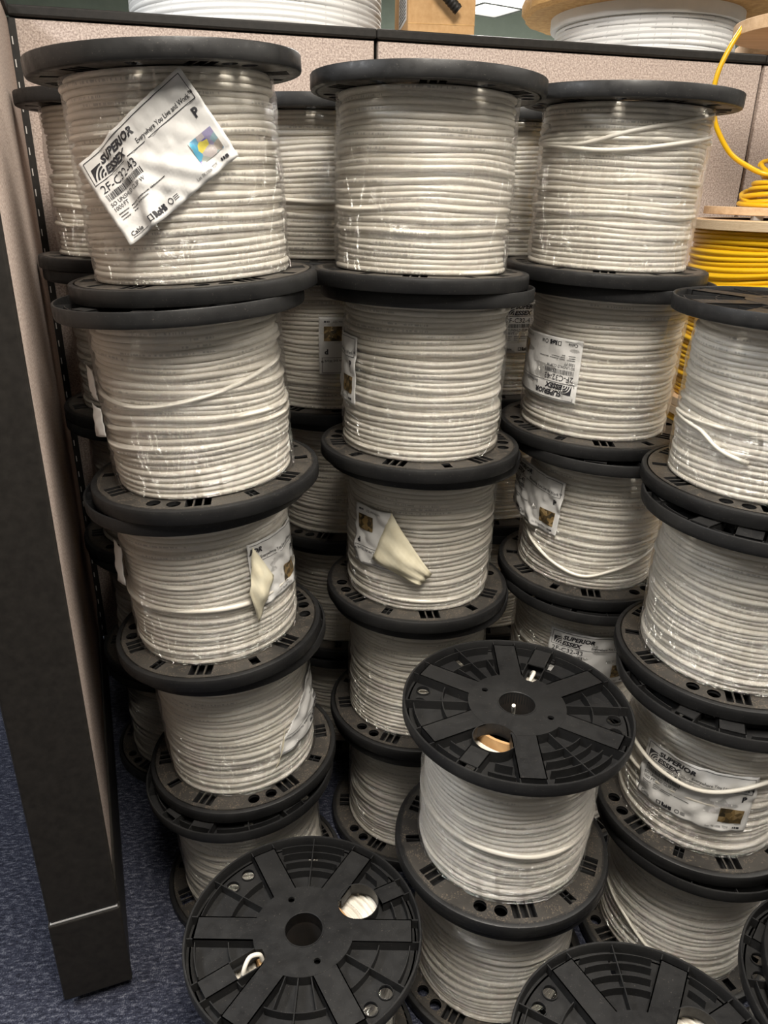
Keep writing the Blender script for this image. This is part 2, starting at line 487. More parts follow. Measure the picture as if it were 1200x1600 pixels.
# x is along the panel towards the camera here; keep handedness by building boxes only
g = G(); rounded_plate(g, 0.012, LEN-0.004, 0.0, 0.02, 0.245, PH-0.022); g.build('fabric_panel', M_FABRIC, LT)
g = G(); g.box((0.0, 0.012, 0.02), (LEN-0.008, 0.095, PH-0.02)); g.build('panel_frame', M_TRIM, LT, smooth=None)
g = G(); g.box((0.0, -0.004, PH-0.020), (LEN+0.004, 0.104, PH)); g.build('top_rail', M_TRIM, LT, smooth=None)
g = G(); g.box((0.004, -0.003, 0.03), (LEN-0.012, 0.02, 0.235)); 
g.box((0.004, 0.085, 0.03), (LEN-0.012, 0.103, 0.235)); kp = g.build('kick_plate', M_TRIM, LT, smooth=None)
g = G(); g.box((LEN-0.006, -0.002, 0.197), (LEN+0.004, 0.102, PH-0.021)); ec = g.build('end_cap', M_TRIM, LT, smooth=None)
g = G(); g.box((LEN-0.010, -0.004, 0.018), (LEN+0.005, 0.104, 0.192)); bc = g.build('base_end_cap', M_TRIM, LT, smooth=None)
for o_ in (ec, bc, kp):
    bv = o_.modifiers.new('bevel', 'BEVEL'); bv.width = 0.004; bv.segments = 3
g = G(); g.box((LEN-0.006, 0.0, 0.1935), (LEN+0.0045, 0.100, 0.1953)); g.build('seam_strip', M_STEEL, LT, smooth=None)
g = G(); g.lathe([(1e-4,0.0),(0.016,0.0),(0.018,0.003),(0.016,0.008),(0.006,0.010),(0.006,0.03),(1e-4,0.03)], 20)
g.build('levelling_foot', M_BLACK, LT, Matrix.Translation((LEN-0.03, 0.05, 0.0)))
# slotted upright in the inner corner
ss = G(); ss.box((-0.004, -0.014, 0.14), (0.010, 0.004, PH-0.024)); sl = ss.build('slotted_upright', M_TRIM, LT, smooth=None)
ss = G(); z = 0.16
while z < PH-0.06:
    ss.box((0.0098, -0.0050, z), (0.0104, -0.0030, z+0.014)); z += 0.040
ss.build('upright_slots', M_SLOT, sl, smooth=None)

# cardboard scrap on the carpet
g = G(); g.add([(-0.030,-0.008,0.0005),(0.035,-0.016,0.0005),(0.030,0.030,0.0005),(-0.030,-0.008,0.0045),(0.035,-0.016,0.004),(0.030,0.030,0.006)], [(0,2,1),(3,4,5),(0,1,4,3),(1,2,5,4),(2,0,3,5)])
tag(g.build('cardboard_scrap', M_CARD, None, Matrix.Translation((-0.662, 1.125, 0.0)), smooth=None), 'small torn scrap of cardboard on the blue carpet beside the partition end', 'scrap')

# ------------------------------------------------------------------ white cable spool: shared meshes
R, SH, FT = 0.170, 0.2802, 0.021          # flange radius, spool height, flange thickness
RW = 0.1295                               # radius of the wound cable
SPOKES = [0, 60, 120, 180, 240, 300]
HOLE_A, TAIL_A = 32.0, 216.0
PAIRS = (133.5, 145.5, 313.5, 325.5)

def circle(cx, cy, r, n): return [(cx + r*math.cos(2*PI*k/n), cy + r*math.sin(2*PI*k/n)) for k in range(n)]
def rrect(ang, r0, r1, w, off=0.0):
    a = math.radians(ang); c, s_ = math.cos(a), math.sin(a)
    P = [(r0, off-w/2), (r1, off-w/2), (r1, off+w/2), (r0, off+w/2)]
    return [(x*c - y*s_, x*s_ + y*c) for x, y in P]
def inside(poly, x, y):
    r = False; j = len(poly)-1
    for i in range(len(poly)):
        xi, yi = poly[i]; xj, yj = poly[j]
        if (yi > y) != (yj > y) and x < (xj-xi)*(y-yi)/(yj-yi)+xi: r = not r
        j = i
    return r
def holed_plate(g, outer, holes, z0, z1, mi_bottom=0, mi=0):
    pts = []; edges = []
    for lp in [outer] + holes:
        b = len(pts); pts += [Vector(p) for p in lp]
        edges += [(b+i, b+(i+1) % len(lp)) for i in range(len(lp))]
    vs, es, fs, *_ = delaunay_2d_cdt(pts, edges, [], 0, 1e-7)
    n = len(vs)
    keep = []
    for f in fs:
        cx = sum(vs[i].x for i in f)/3; cy = sum(vs[i].y for i in f)/3
        if inside(outer, cx, cy) and not any(inside(h, cx, cy) for h in holes): keep.append(tuple(f))
    g.add([(p.x, p.y, z0) for p in vs], [tuple(reversed(f)) for f in keep], mi_bottom)
    g.add([(p.x, p.y, z1) for p in vs], keep, mi)
    for lp in [outer] + holes:
        k = len(lp)
        g.add([(x, y, z0) for x, y in lp] + [(x, y, z1) for x, y in lp], [(i, (i+1) % k, k+(i+1) % k, k+i) for i in range(k)], mi)

def flange_mesh():
    """z=0 is the face against the cable, z=FT the ribbed outer face"""
    g = G(); T = FT
    hx, hy = 0.0895*math.cos(math.radians(HOLE_A)), 0.0895*math.sin(math.radians(HOLE_A))
    holes = [circle(0, 0, 0.0267, 40), circle(hx, hy, 0.0300, 44), rrect(TAIL_A, 0.066, 0.108, 0.020)]
    for a in PAIRS: holes.append(circle(0.1435*math.cos(math.radians(a)), 0.1435*math.sin(math.radians(a)), 0.0098, 22))
    for a in SPOKES:
        for off in (-0.0125, 0.0, 0.0125): holes.append(rrect(a, 0.118, 0.1535, 0.0100, off))
    holes.append(rrect(TAIL_A-6, 0.132, 0.154, 0.014)); holes.append(rrect(HOLE_A-5, 0.134, 0.154, 0.014))
    holes.append(rrect(150-60, 0.132, 0.154, 0.015)); holes.append(rrect(270, 0.132, 0.154, 0.015))
    holed_plate(g, circle(0, 0, 0.1625, 120), holes, 0.0, 0.003, 1, 0)
    # outer wall and rounded lip
    g.lathe([(0.160,0.0), (0.1668,0.0), (0.1688,0.0010), (0.1698,0.0034), (0.1700,0.007), (0.1700,T-0.0012), (0.1692,T), (0.1668,T), (0.1660,T-0.0012), (0.1657,0.003), (0.160,0.003)], 128, True)
    # hub: raised disc with bore, drive holes, cut away at the big hole and the tail slot
    def hub_ok(x, y, m=0.0): return math.hypot(x-hx, y-hy) > 0.0300+m
    hub = []
    for k in range(120):
        a = 2*PI*k/120; r = 0.0725
        while r > 0.03 and not hub_ok(r*math.cos(a), r*math.sin(a), 0.0006): r -= 0.0008
        da = (math.degrees(a)-TAIL_A+180) % 360-180
        if abs(da) < 8.0: r = min(r, 0.0635)
        hub.append((r*math.cos(a), r*math.sin(a)))
    hh = [circle(0, 0, 0.0267, 40)]
    for a in (116, -64): hh.append(circle(0.054*math.cos(math.radians(a)), 0.054*math.sin(math.radians(a)), 0.0048, 16))
    holed_plate(g, hub, hh, T-0.0055, T-0.0015)
    g.add([(x, y, 0.003) for x, y in hub] + [(x, y, T-0.005) for x, y in hub], [(i, (i+1) % 120, 120+(i+1) % 120, 120+i) for i in range(120)])
    g.lathe([(0.0267,0.0), (0.0267,T-0.0015), (0.0275,T-0.0008), (0.0288,T-0.0008), (0.0290,T-0.002)], 40)
    for a in (10, 60, 170, 240): g.lathe([(0.0036,T-0.0015), (0.0036,T-0.0011), (1e-5,T-0.0011)], 14, fn=None) if False else None
    # collar around the big hole
    cg = G(); cg.lathe([(0.0300,0.0), (0.0300,T-0.0012), (0.0312,T-0.0010), (0.0314,0.003)], 44)
    g.add([(x+hx, y+hy, z) for x, y, z in cg.v], cg.f)
    for a in PAIRS:
        cg = G(); cg.lathe([(0.0098,0.0), (0.0098,0.006), (0.0108,0.006), (0.0110,0.003)], 22)
        cx, cy = 0.1435*math.cos(math.radians(a)), 0.1435*math.sin(math.radians(a))
        g.add([(x+cx, y+cy, z) for x, y, z in cg.v], cg.f)
    # six wide hollow spokes
    for i, a in enumerate(SPOKES):
        M = Matrix.Rotation(math.radians(a), 4, 'Z')
        w = 0.0185
        g.box((0.066, -w, T-0.0035), (0.156, w, T-0.0018), 0, M)
        for y in (-w, w-0.0016): g.box((0.070, y, 0.002), (0.1660, y+0.0016, T-0.0018), 0, M)
        g.box((0.1545, -w, 0.002), (0.156, w, T-0.0018), 0, M)
    # the tail slot channel and the spoke behind the big hole
    M = Matrix.Rotation(math.radians(TAIL_A), 4, 'Z')
    g.box((0.110, -0.015, T-0.004), (0.156, 0.015, T-0.0022), 0, M)
    for y in (-0.0150, 0.0134): g.box((0.066, y, 0.002), (0.1660, y+0.0016, T-0.0022), 0, M)
    M = Matrix.Rotation(math.radians(HOLE_A-4), 4, 'Z')
    g.box((0.121, -0.015, T-0.004), (0.156, 0.015, T-0.0022), 0, M)
    for y in (-0.0150, 0.0134): g.box((0.121, y, 0.002), (0.1660, y+0.0016, T-0.0022), 0, M)
    # arc ribs and thin radial ribs between the spokes
    def arc(r, a0, a1, h=T-0.004): g.lathe([(r, 0.002), (r+0.0014, 0.002), (r+0.0014, h), (r, h)], max(6, int((a1-a0)/3)), True, 0, math.radians(a0), math.radians(a1))
    def rad(a, r0, r1, h=T-0.003): g.box((r0, -0.0008, 0.002), (r1, 0.0008, h), 0, Matrix.Rotation(math.radians(a), 4, 'Z'))
    d = 8.0
    for r in (0.104, 0.122, 0.139, 0.153): arc(r, 60+d+3, 120-d-3)
    rad(90, 0.0725, 0.1665)
    for r in (0.110,): arc(r, 120+d+3, 180-d-3)
    arc(0.153, 150, 180-d); rad(151, 0.0725, 0.1665)
    for r in (0.106,): arc(r, 180+d+3, 209); arc(0.112, 223, 240-d-3)
    arc(0.153, 180+d, 208); arc(0.153, 223, 240-d)
    for r in (0.118, 0.153): arc(r, 240+d+2, 300-d-2)
    rad(270, 0.0725, 0.1665); rad(284, 0.0725, 0.118); rad(256, 0.0725, 0.118)
    arc(0.110, 300+d+3, 360-d-3); rad(330, 0.0725, 0.1665); arc(0.153, 332, 360-d)
    arc(0.134, 0+d+2, 23); arc(0.134, 40, 60-d-2); arc(0.153, d, 24); arc(0.153, 38, 60-d)
    return g.mesh('spool_flange', [M_BLACK, M_DUSTY], 35.0)
FLANGE = flange_mesh()

def winding_mesh(name, r0, z0, z1, pitch, seed, material, amp=1.0, segs=176, P=8, bulge=0.0015, cap=None, jit=0.0015, wave=0.0028):
    rng = np.random.default_rng(seed)
    n = max(3, int(round((z1-z0)/pitch))); pitch = (z1-z0)/n
    th = np.linspace(0, 2*PI, segs+1)
    a = (np.arange(P)+0.5)/P*PI - PI/2
    rows = []; vco = []
    ph = rng.uniform(0, 2*PI, 6)
    for i in range(n):
        zc = z0 + pitch*(i+0.5)
        t = (i+0.5)/n
        taper = min(1.0, 4*t, 4*(1-t))
        rj = rng.normal(0, jit) ; pj = rng.uniform(0, 2*PI); sink = (-0.0042 if rng.random() < 0.16 else 0.0)
        zj = rng.normal(0, pitch*0.10)
        w = wave*amp*taper*(np.sin(th+ph[0]+i*0.13) * 0.9 + 0.6*np.sin(2*th+ph[1]+i*0.21) + 0.35*np.sin(3*th+ph[2]-i*0.33)) + taper*pitch*0.10*np.sin(5*th+pj)
        rr = r0 + bulge*math.sin(PI*t) + rj + sink*(0.5+0.5*np.sin(th+pj)) + amp*0.0012*np.sin(th*2+ph[3]+i*0.3) + 0.0006*np.sin(4*th+pj)
        for j in range(P):
            zz = zc + zj*taper + w + 0.5*pitch*np.sin(a[j])*1.04
            dr = 0.0058*(np.cos(a[j])**0.9 - 1.0)*(pitch/0.0088)
            rows.append((rr + dr, zz)); vco.append(i + (j+0.5)/P)
    # helper rows closing the bottom, and concentric turns over the top
    if cap:
        k = int(round((r0-0.004-cap)/0.0066))
        for i in range(k):
            rc = r0 - 0.004 - (i+0.5)*(r0-0.004-cap)/k
            zj = rng.normal(0, 0.0008)
            for j in range(5):
                b_ = PI/2 - (j+0.5)/5*PI
                rows.append((rc + 0.0031*np.sin(b_) + 0*th, np.full_like(th, z1 - 0.0022 + 0.0050*(np.cos(b_)-1) + zj - 0.013*min(1.0, max(0.0, (r0-rc-0.006)/0.02)))))
                vco.append(n + i + (j+0.5)/5)
    m = len(rows)
    Rr = np.stack([q[0] for q in rows]); Zz = np.stack([q[1] for q in rows])
    Zz = np.clip(Zz, z0+0.0003, z1-0.0003)
    c = segs
    X = Rr[:, :c]*np.cos(th[:c]); Y = Rr[:, :c]*np.sin(th[:c]); Z = Zz[:, :c]
    verts = np.stack([X, Y, Z], -1).reshape(-1, 3)
    ii, kk = np.meshgrid(np.arange(m-1), np.arange(c), indexing='ij')
    k2 = (kk+1) % c
    faces = np.stack([ii*c+kk, ii*c+k2, (ii+1)*c+k2, (ii+1)*c+kk], -1).reshape(-1, 4)
    me = bpy.data.meshes.new(name)
    me.vertices.add(len(verts)); me.vertices.foreach_set('co', verts.ravel().astype(np.float32))
    nf = len(faces); me.loops.add(nf*4); me.polygons.add(nf)
    me.loops.foreach_set('vertex_index', faces.ravel().astype(np.int32))
    me.polygons.foreach_set('loop_start', np.arange(0, nf*4, 4, dtype=np.int32))
    me.polygons.foreach_set('use_smooth', np.ones(nf, dtype=bool))
    me.materials.append(material)
    uv = me.uv_layers.new(name='uv')
    V = np.array(vco)
    u0 = kk/c; u1 = (kk+1)/c
    UV = np.stack([np.stack([u0, V[ii]], -1), np.stack([u1, V[ii]], -1), np.stack([u1, V[ii+1]], -1), np.stack([u0, V[ii+1]], -1)], 2)
    uv.data.foreach_set('uv', UV.reshape(-1).astype(np.float32))
    me.update(calc_edges=True); me.validate()
    return me
WIND = [winding_mesh('cable_winding', RW, FT+0.0005, SH-FT-0.0005, 0.0079, 11+7*i, M_CABLE, amp=[0.6,1.0,1.3,0.8,1.1,0.5,1.2][i], cap=0.0715, bulge=[0.001,0.002,0.0015,0.0,0.002,0.001,0.0015][i]) for i in range(7)]

def film_mesh(seed):
    rng = random.Random(seed); ph = [rng.uniform(0, 6.28) for _ in range(8)]
    g = G(); z0, z1 = FT+0.002, SH-FT-0.002
    prof = [(RW+0.0035, z0+(z1-z0)*k/40) for k in range(41)]
    def fn(a, r, z):
        t = (z-z0)/(z1-z0)
        return (r + 0.0016*math.sin(PI*t) + 0.0007*math.sin(a*3+ph[0]+z*60) + 0.0006*math.sin(a*9+ph[1]-z*95) + 0.0005*math.sin(z*713+ph[2]+2*math.sin(a*2)), z)
    g.lathe(prof, 120, False, 0, fn=fn)
    return g.mesh('film_wrap', M_FILM, 80.0, fix=False)
FILM = [film_mesh(s_) for s_ in (1, 2, 3)]

g = G(); g.lathe([(0.0665,FT), (0.0710,FT), (0.0710,SH-FT-0.0008), (0.0665,SH-FT-0.0008)], 64, True); CORE = g.mesh('core_tube', M_CARD, 40)
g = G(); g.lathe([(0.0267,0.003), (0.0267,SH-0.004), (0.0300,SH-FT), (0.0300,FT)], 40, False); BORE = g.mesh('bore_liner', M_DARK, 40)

# tail of cable poking out of the slot in the top flange
a = math.radians(TAIL_A); ur = Vector((math.cos(a), math.sin(a), 0)); ut = Vector((-math.sin(a), math.cos(a), 0))
g = G(); g.tube(smooth_path([ur*0.100+ut*0.004+Vector((0,0,SH-FT-0.012)), ur*0.096+ut*0.002+Vector((0,0,SH-0.010)), ur*0.084-ut*0.003+Vector((0,0,SH+0.001)), ur*0.070-ut*0.002+Vector((0,0,SH-0.003)), ur*0.066-ut*0.001+Vector((0,0,SH-0.016))], 8), 0.0031, 10)
TAIL = g.mesh('cable_tail', M_CABLE_PLAIN, 60)

# ------------------------------------------------------------------ paper labels
LW, LH = 0.171, 0.108
def text_tris(body, x, y, size, bold=0.0, shear=0.0, sx=1.0):
    cu = bpy.data.curves.new('t', 'FONT'); cu.body = body; cu.size = size; cu.offset = bold; cu.shear = shear
    cu.resolution_u = 2
    o = bpy.data.objects.new('t', cu); COL.objects.link(o)
    dg = bpy.context.evaluated_depsgraph_get(); dg.update()
    me = bpy.data.meshes.new_from_object(o.evaluated_get(dg), depsgraph=dg)
    me.calc_loop_triangles()
    v = [(x + p.co.x*sx, y + p.co.y) for p in me.vertices]
    f = [tuple(t.vertices) for t in me.loop_triangles]
    bpy.data.objects.remove(o, do_unlink=True); bpy.data.curves.remove(cu); bpy.data.meshes.remove(me)
    return v, f
def label_art():
    V = []; F = []; cuts = []
    def cut(name): cuts.append((name, len(F)))
    cut('header_print')
    def put(v, f):
        b = len(V); V.extend(v); F.extend([tuple(b+i for i in q) for q in f])
    def quad(x0, y0, x1, y1, n=1):
        for k in range(n):
            a_, b_ = x0+(x1-x0)*k/n, x0+(x1-x0)*(k+1)/n
            put([(a_,y0),(b_,y0),(b_,y1),(a_,y1)], [(0,1,2,3)])
    t = 0.0004
    def hline(x0, x1, y): quad(x0, y-t, x1, y+t, 14)
    def vline(x, y0, y1): quad(x-t, y0, x+t, y1)
    hline(-0.080, 0.080, 0.0500); hline(-0.080, 0.080, 0.0215); vline(-0.080, 0.0215, 0.0500); vline(0.080, 0.0215, 0.0500)
    # logo: dark square with three pale arcs around its lower right corner
    X, Y, S = -0.0765, 0.0245, 0.0150
    def band(r0, r1, n=14):
        vs = []; 
        for k in range(n+1):
            a_ = PI/2 + (PI/2)*k/n
            for r in (r0, r1):
                vs.append((X+S+max(-S, r*S*math.cos(a_)), Y+min(S, r*S*math.sin(a_))))
        put(vs, [(2*k, 2*k+1, 2*k+3, 2*k+2) for k in range(n)])
    band(0.0, 0.22); band(0.36, 0.50); band(0.62, 0.76); band(0.90, 1.5)
    put(*text_tris('SUPERIOR', -0.0600, 0.0366, 0.0120, 0.00055, 0.22, 1.08))
    put(*text_tris('ESSEX', -0.0605, 0.0242, 0.0120, 0.00055, 0.22, 1.08))
    put(*text_tris('Everywhere You Live and Work\u2122', -0.0060, 0.0250, 0.0078, 0.00008, 0, 0.80))
    cut('product_print')
    put(*text_tris('2F-C32-43', -0.0775, 0.0085, 0.0138, 0.0, 0, 0.98))
    rng = random.Random(4); x = -0.0765
    while x < -0.0190:
        w = rng.choice((0.0005, 0.0008, 0.0013)); quad(x, -0.0015, x+w, 0.0062); x += w + rng.choice((0.0005, 0.0007, 0.0012))
    put(*text_tris('SO UNSHLD CL3P W', -0.0775, -0.0085, 0.0066, 0.00003, 0, 0.9))
    put(*text_tris('1000 FT', -0.0775, -0.0150, 0.0066, 0.00003, 0, 0.9))
    for y, xs in ((-0.0200, ((-0.0755,-0.062),(-0.058,-0.047),(-0.045,-0.026),(-0.024,-0.002))), (-0.0235, ((-0.0755,-0.065),(-0.058,-0.049),(-0.047,-0.030))), (-0.0270, ((-0.0755,-0.064),(-0.058,-0.052)))):
        for (p, q) in xs:
            x = p
            while x < q:
                w = rng.choice((0.0008, 0.0012, 0.0016)); quad(x, y, min(q, x+w), y+0.0013); x += w+0.0005
    cut('footer_print')
    put(*text_tris('Cable', -0.0775, -0.0475, 0.0072, 0.0001))
    quad(-0.0775, -0.0496, -0.0540, -0.0490, 4)
    put(*text_tris('RoHS', -0.0395, -0.0480, 0.0095, 0.0007, 0, 0.72))
    for (x0, y0, x1, y1) in ((-0.0475,-0.0482,-0.0410,-0.0472), (-0.0475,-0.0422,-0.0410,-0.0412), (-0.0475,-0.0482,-0.0463,-0.0412), (-0.0425,-0.0482,-0.0410,-0.0412)): quad(x0, y0, x1, y1)
    n = 18; vs = []
    for k in range(n+1):
        a_ = 2*PI*k/n
        for r in (0.0026, 0.0036): vs.append((-0.0150+r*math.cos(a_), -0.0440+r*math.sin(a_)))
    put(vs, [(2*k, 2*k+1, 2*k+3, 2*k+2) for k in range(n)])
    for y in (-0.0425, -0.0445, -0.0465): quad(-0.0100, y, -0.0030, y+0.0008)
    cut('grade_print')
    put(*text_tris('P', 0.0680, 0.0055, 0.0138, 0.0006))
    cut('lot_print')
    put(*text_tris('Lot 7K1006 TDY', 0.0260, -0.0475, 0.0055, 0.0, 0, 0.85))
    for (p, q) in ((0.0655,0.0675), (0.0685,0.0705), (0.0715,0.0755)): quad(p, -0.0475, q, -0.0440)
    cuts.append(('', len(F)))
    return V, [(cuts[i][0], F[cuts[i][1]:cuts[i+1][1]]) for i in range(len(cuts)-1)]
ART_V, ART_BLOCKS = label_art()
FOIL_U = (0.0420, 0.0760); FOIL_V = (-0.0370, -0.0100)

def put_label(spool, tc, zc, rot=0.0, crop=None, seed=1, rough=0.0012, lift=None, foil_m=None, rbase=RW+0.0052, flat=1.0, text=None, corner=0.006):
    """wrap a printed paper label on a spool; u runs along the print, v across it"""
    cr, sr = math.cos(math.radians(rot)), math.sin(math.radians(rot)); t0 = math.radians(tc)
    rng = random.Random(seed); q = [rng.uniform(0, 6.28) for _ in range(8)]; fr = [rng.uniform(0.7, 1.4) for _ in range(8)]
    def f(u, v, off=0.0):
        w = rough*(math.sin(55*fr[0]*u+q[0]+40*v) + 0.7*math.sin(80*fr[1]*v+q[1]+30*u) + 0.6*math.sin(130*fr[2]*(u+v)+q[2]) + 0.5*math.sin(170*fr[3]*(u-v)+q[3]))
        r = rbase + abs(w) + w*0.4 + off
        if lift: r += lift(u, v)
        s_ = u*cr - v*sr; z = zc + u*sr + v*cr
        th = t0 + s_/(RW+0.004)*flat
        return Vector((r*math.cos(th), r*math.sin(th), z))
    nu, nv = 44, 28
    ok = lambda u, v: (crop is None or crop(u, v)) and not (abs(u) > LW/2-corner and abs(v) > LH/2-corner and math.hypot(abs(u)-LW/2+corner, abs(v)-LH/2+corner) > corner)
    idx = {}; vs = []; fs = []
    def vid(i, j):
        if (i, j) not in idx:
            idx[(i, j)] = len(vs); vs.append(f(-LW/2+LW*i/nu, -LH/2+LH*j/nv))
        return idx[(i, j)]
    for i in range(nu):
        for j in range(nv):
            if ok(-LW/2+LW*(i+.5)/nu, -LH/2+LH*(j+.5)/nv): fs.append((vid(i,j), vid(i+1,j), vid(i+1,j+1), vid(i,j+1)))
    g = G(); g.add(vs, fs); lab = g.build('paper_label', M_PAPER, spool, smooth=60, fix=False)
    sd = lab.modifiers.new('thickness', 'SOLIDIFY'); sd.thickness = 0.0003; sd.offset = -1
    av = [f(u, v, 0.0006) for u, v in ART_V]
    for bname, bf in ART_BLOCKS:
        af = [fc for fc in bf if all(ok(*ART_V[i]) for i in fc)]
        if not af: continue
        used = sorted({i for fc in af for i in fc}); re = {k: n for n, k in enumerate(used)}
        g = G(); g.add([av[i] for i in used], [tuple(re[i] for i in fc) for fc in af])
        g.build(bname, M_INK, lab, smooth=None, fix=False)
    g = G(); vs = []; fs = []; n = 12
    for i in range(n+1):
        for j in range(n+1): vs.append(f(FOIL_U[0]+(FOIL_U[1]-FOIL_U[0])*i/n, FOIL_V[0]+(FOIL_V[1]-FOIL_V[0])*j/n, 0.0007))
    for i in range(n):
        for j in range(n):
            u = FOIL_U[0]+(FOIL_U[1]-FOIL_U[0])*(i+.5)/n; v = FOIL_V[0]+(FOIL_V[1]-FOIL_V[0])*(j+.5)/n
            if ok(u, v): fs.append((i*(n+1)+j, (i+1)*(n+1)+j, (i+1)*(n+1)+j+1, i*(n+1)+j+1))
    if fs:
        g.add(vs, fs); g.build('security_foil', foil_m or M_FOIL_UNLIT, lab, smooth=60, fix=False)
    return lab

def put_flap(spool, corners, bulge=0.012, m=None, r0=RW+0.010, seed=0, name='label_flap', label=None):
    """loose piece of label paper: four corners as (angle, height, extra radius)"""
    A, B, C, D = corners; n = 12; vs = []; fs = []
    rng = random.Random(seed); q = [rng.uniform(0, 6.28) for _ in range(4)]
    for i in range(n+1):
        for j in range(n+1):
            s_, t = i/n, j/n
            p = [(A[k]*(1-s_)+B[k]*s_)*(1-t) + (D[k]*(1-s_)+C[k]*s_)*t for k in range(3)]
            nz = min(1.0, bulge/0.009)
            r = r0 + p[2] + bulge*math.sin(PI*s_)*math.sin(PI*t) + nz*0.0016*math.sin(9*s_+q[0])*math.sin(7*t+q[1]) + nz*0.0012*math.sin(17*t+q[2]+6*s_)
            a_ = math.radians(p[0]); vs.append((r*math.cos(a_), r*math.sin(a_), p[1]))
    for i in range(n):
        for j in range(n): fs.append((i*(n+1)+j, (i+1)*(n+1)+j, (i+1)*(n+1)+j+1, i*(n+1)+j+1))
    g = G(); g.add(vs, fs); o = g.build(name, m or M_PAPERBACK, spool, smooth=60, fix=False)
    if label: o['label'] = label
    sd = o.modifiers.new('thickness', 'SOLIDIFY'); sd.thickness = 0.0004
    return o

def strand(spool, pts, r=RW+0.0020, rad=0.0033):
    P = smooth_path([(a_, z, 0) for a_, z in pts], 14)
    g = G(); g.tube([((r-0.006*(abs(2*i/(len(P)-1)-1)**6))*math.cos(math.radians(p.x)), (r-0.006*(abs(2*i/(len(P)-1)-1)**6))*math.sin(math.radians(p.x)), p.y) for i, p in enumerate(P)], rad, 10)
    return g.build('loose_turn', M_CABLE_PLAIN, spool, smooth=70)

# ------------------------------------------------------------------ the stacks
TILT = {'L': (1.16,-3.22), 'M': (-.89,.92), 'R': (.79,1.61), 'F': (.66,1.33), 'G': (.23,1.2)}
SPOOL = {}; LAST = {}
def spool(key, x, y, label, stack, brot=0.0, trot=0.0, wv=0, wrot=0.0, tail=False, dz=0.0):
    k = int(key[-1]); ax, ay = TILT.get(key[0], (0, 0))
    tl = math.hypot(math.radians(ax), math.radians(ay)); nv = (Matrix.Rotation(math.radians(ax), 3, 'X') @ Matrix.Rotation(math.radians(ay), 3, 'Y')) @ Vector((0,0,1))
    if k == 0: z = R*tl*0.3 + 0.0004
    else:
        px, py, pz, pn, ptl = LAST[key[0]]          # rests on the spool below
        z = pz + (SH + 0.0006 + R*abs(tl-ptl) - (x-px)*pn.x - (y-py)*pn.y)/pn.z
    LAST[key[0]] = (x, y, z, nv, tl)
    M = Matrix.Translation((x, y, z)) @ Matrix.Rotation(math.radians(ax), 4, 'X') @ Matrix.Rotation(math.radians(ay), 4, 'Y')
    t = empty('cable_spool', M); tag(t, label, 'cable spool', stack)
    link('bottom_flange', FLANGE, t, Matrix.Translation((0,0,FT)) @ Matrix.Rotation(math.radians(brot), 4, 'Z') @ Matrix.Rotation(PI, 4, 'X'))
    link('top_flange', FLANGE, t, Matrix.Translation((0,0,SH-FT)) @ Matrix.Rotation(math.radians(trot), 4, 'Z'))
    link('cable_winding', WIND[wv], t, Matrix.Rotation(math.radians(wrot), 4, 'Z'))
    link('core_tube', CORE, t); link('bore_liner', BORE, t)
    link('film_wrap', FILM[wv % 3], t, Matrix.Rotation(math.radians(wrot*1.7), 4, 'Z'))
    if tail: link('cable_tail', TAIL, t, Matrix.Rotation(math.radians(trot), 4, 'Z'))
    SPOOL[key] = t
    return t

GL, GM, GR, GF, GG = 'spools in the left front stack', 'spools in the middle front stack', 'spools in the right front stack', 'spools in the stack at right edge', 'spools in the two high stack'
GA, GB, GC = 'spools in the corner rear stack', 'spools in the middle rear stack', 'spools in the right rear stack'
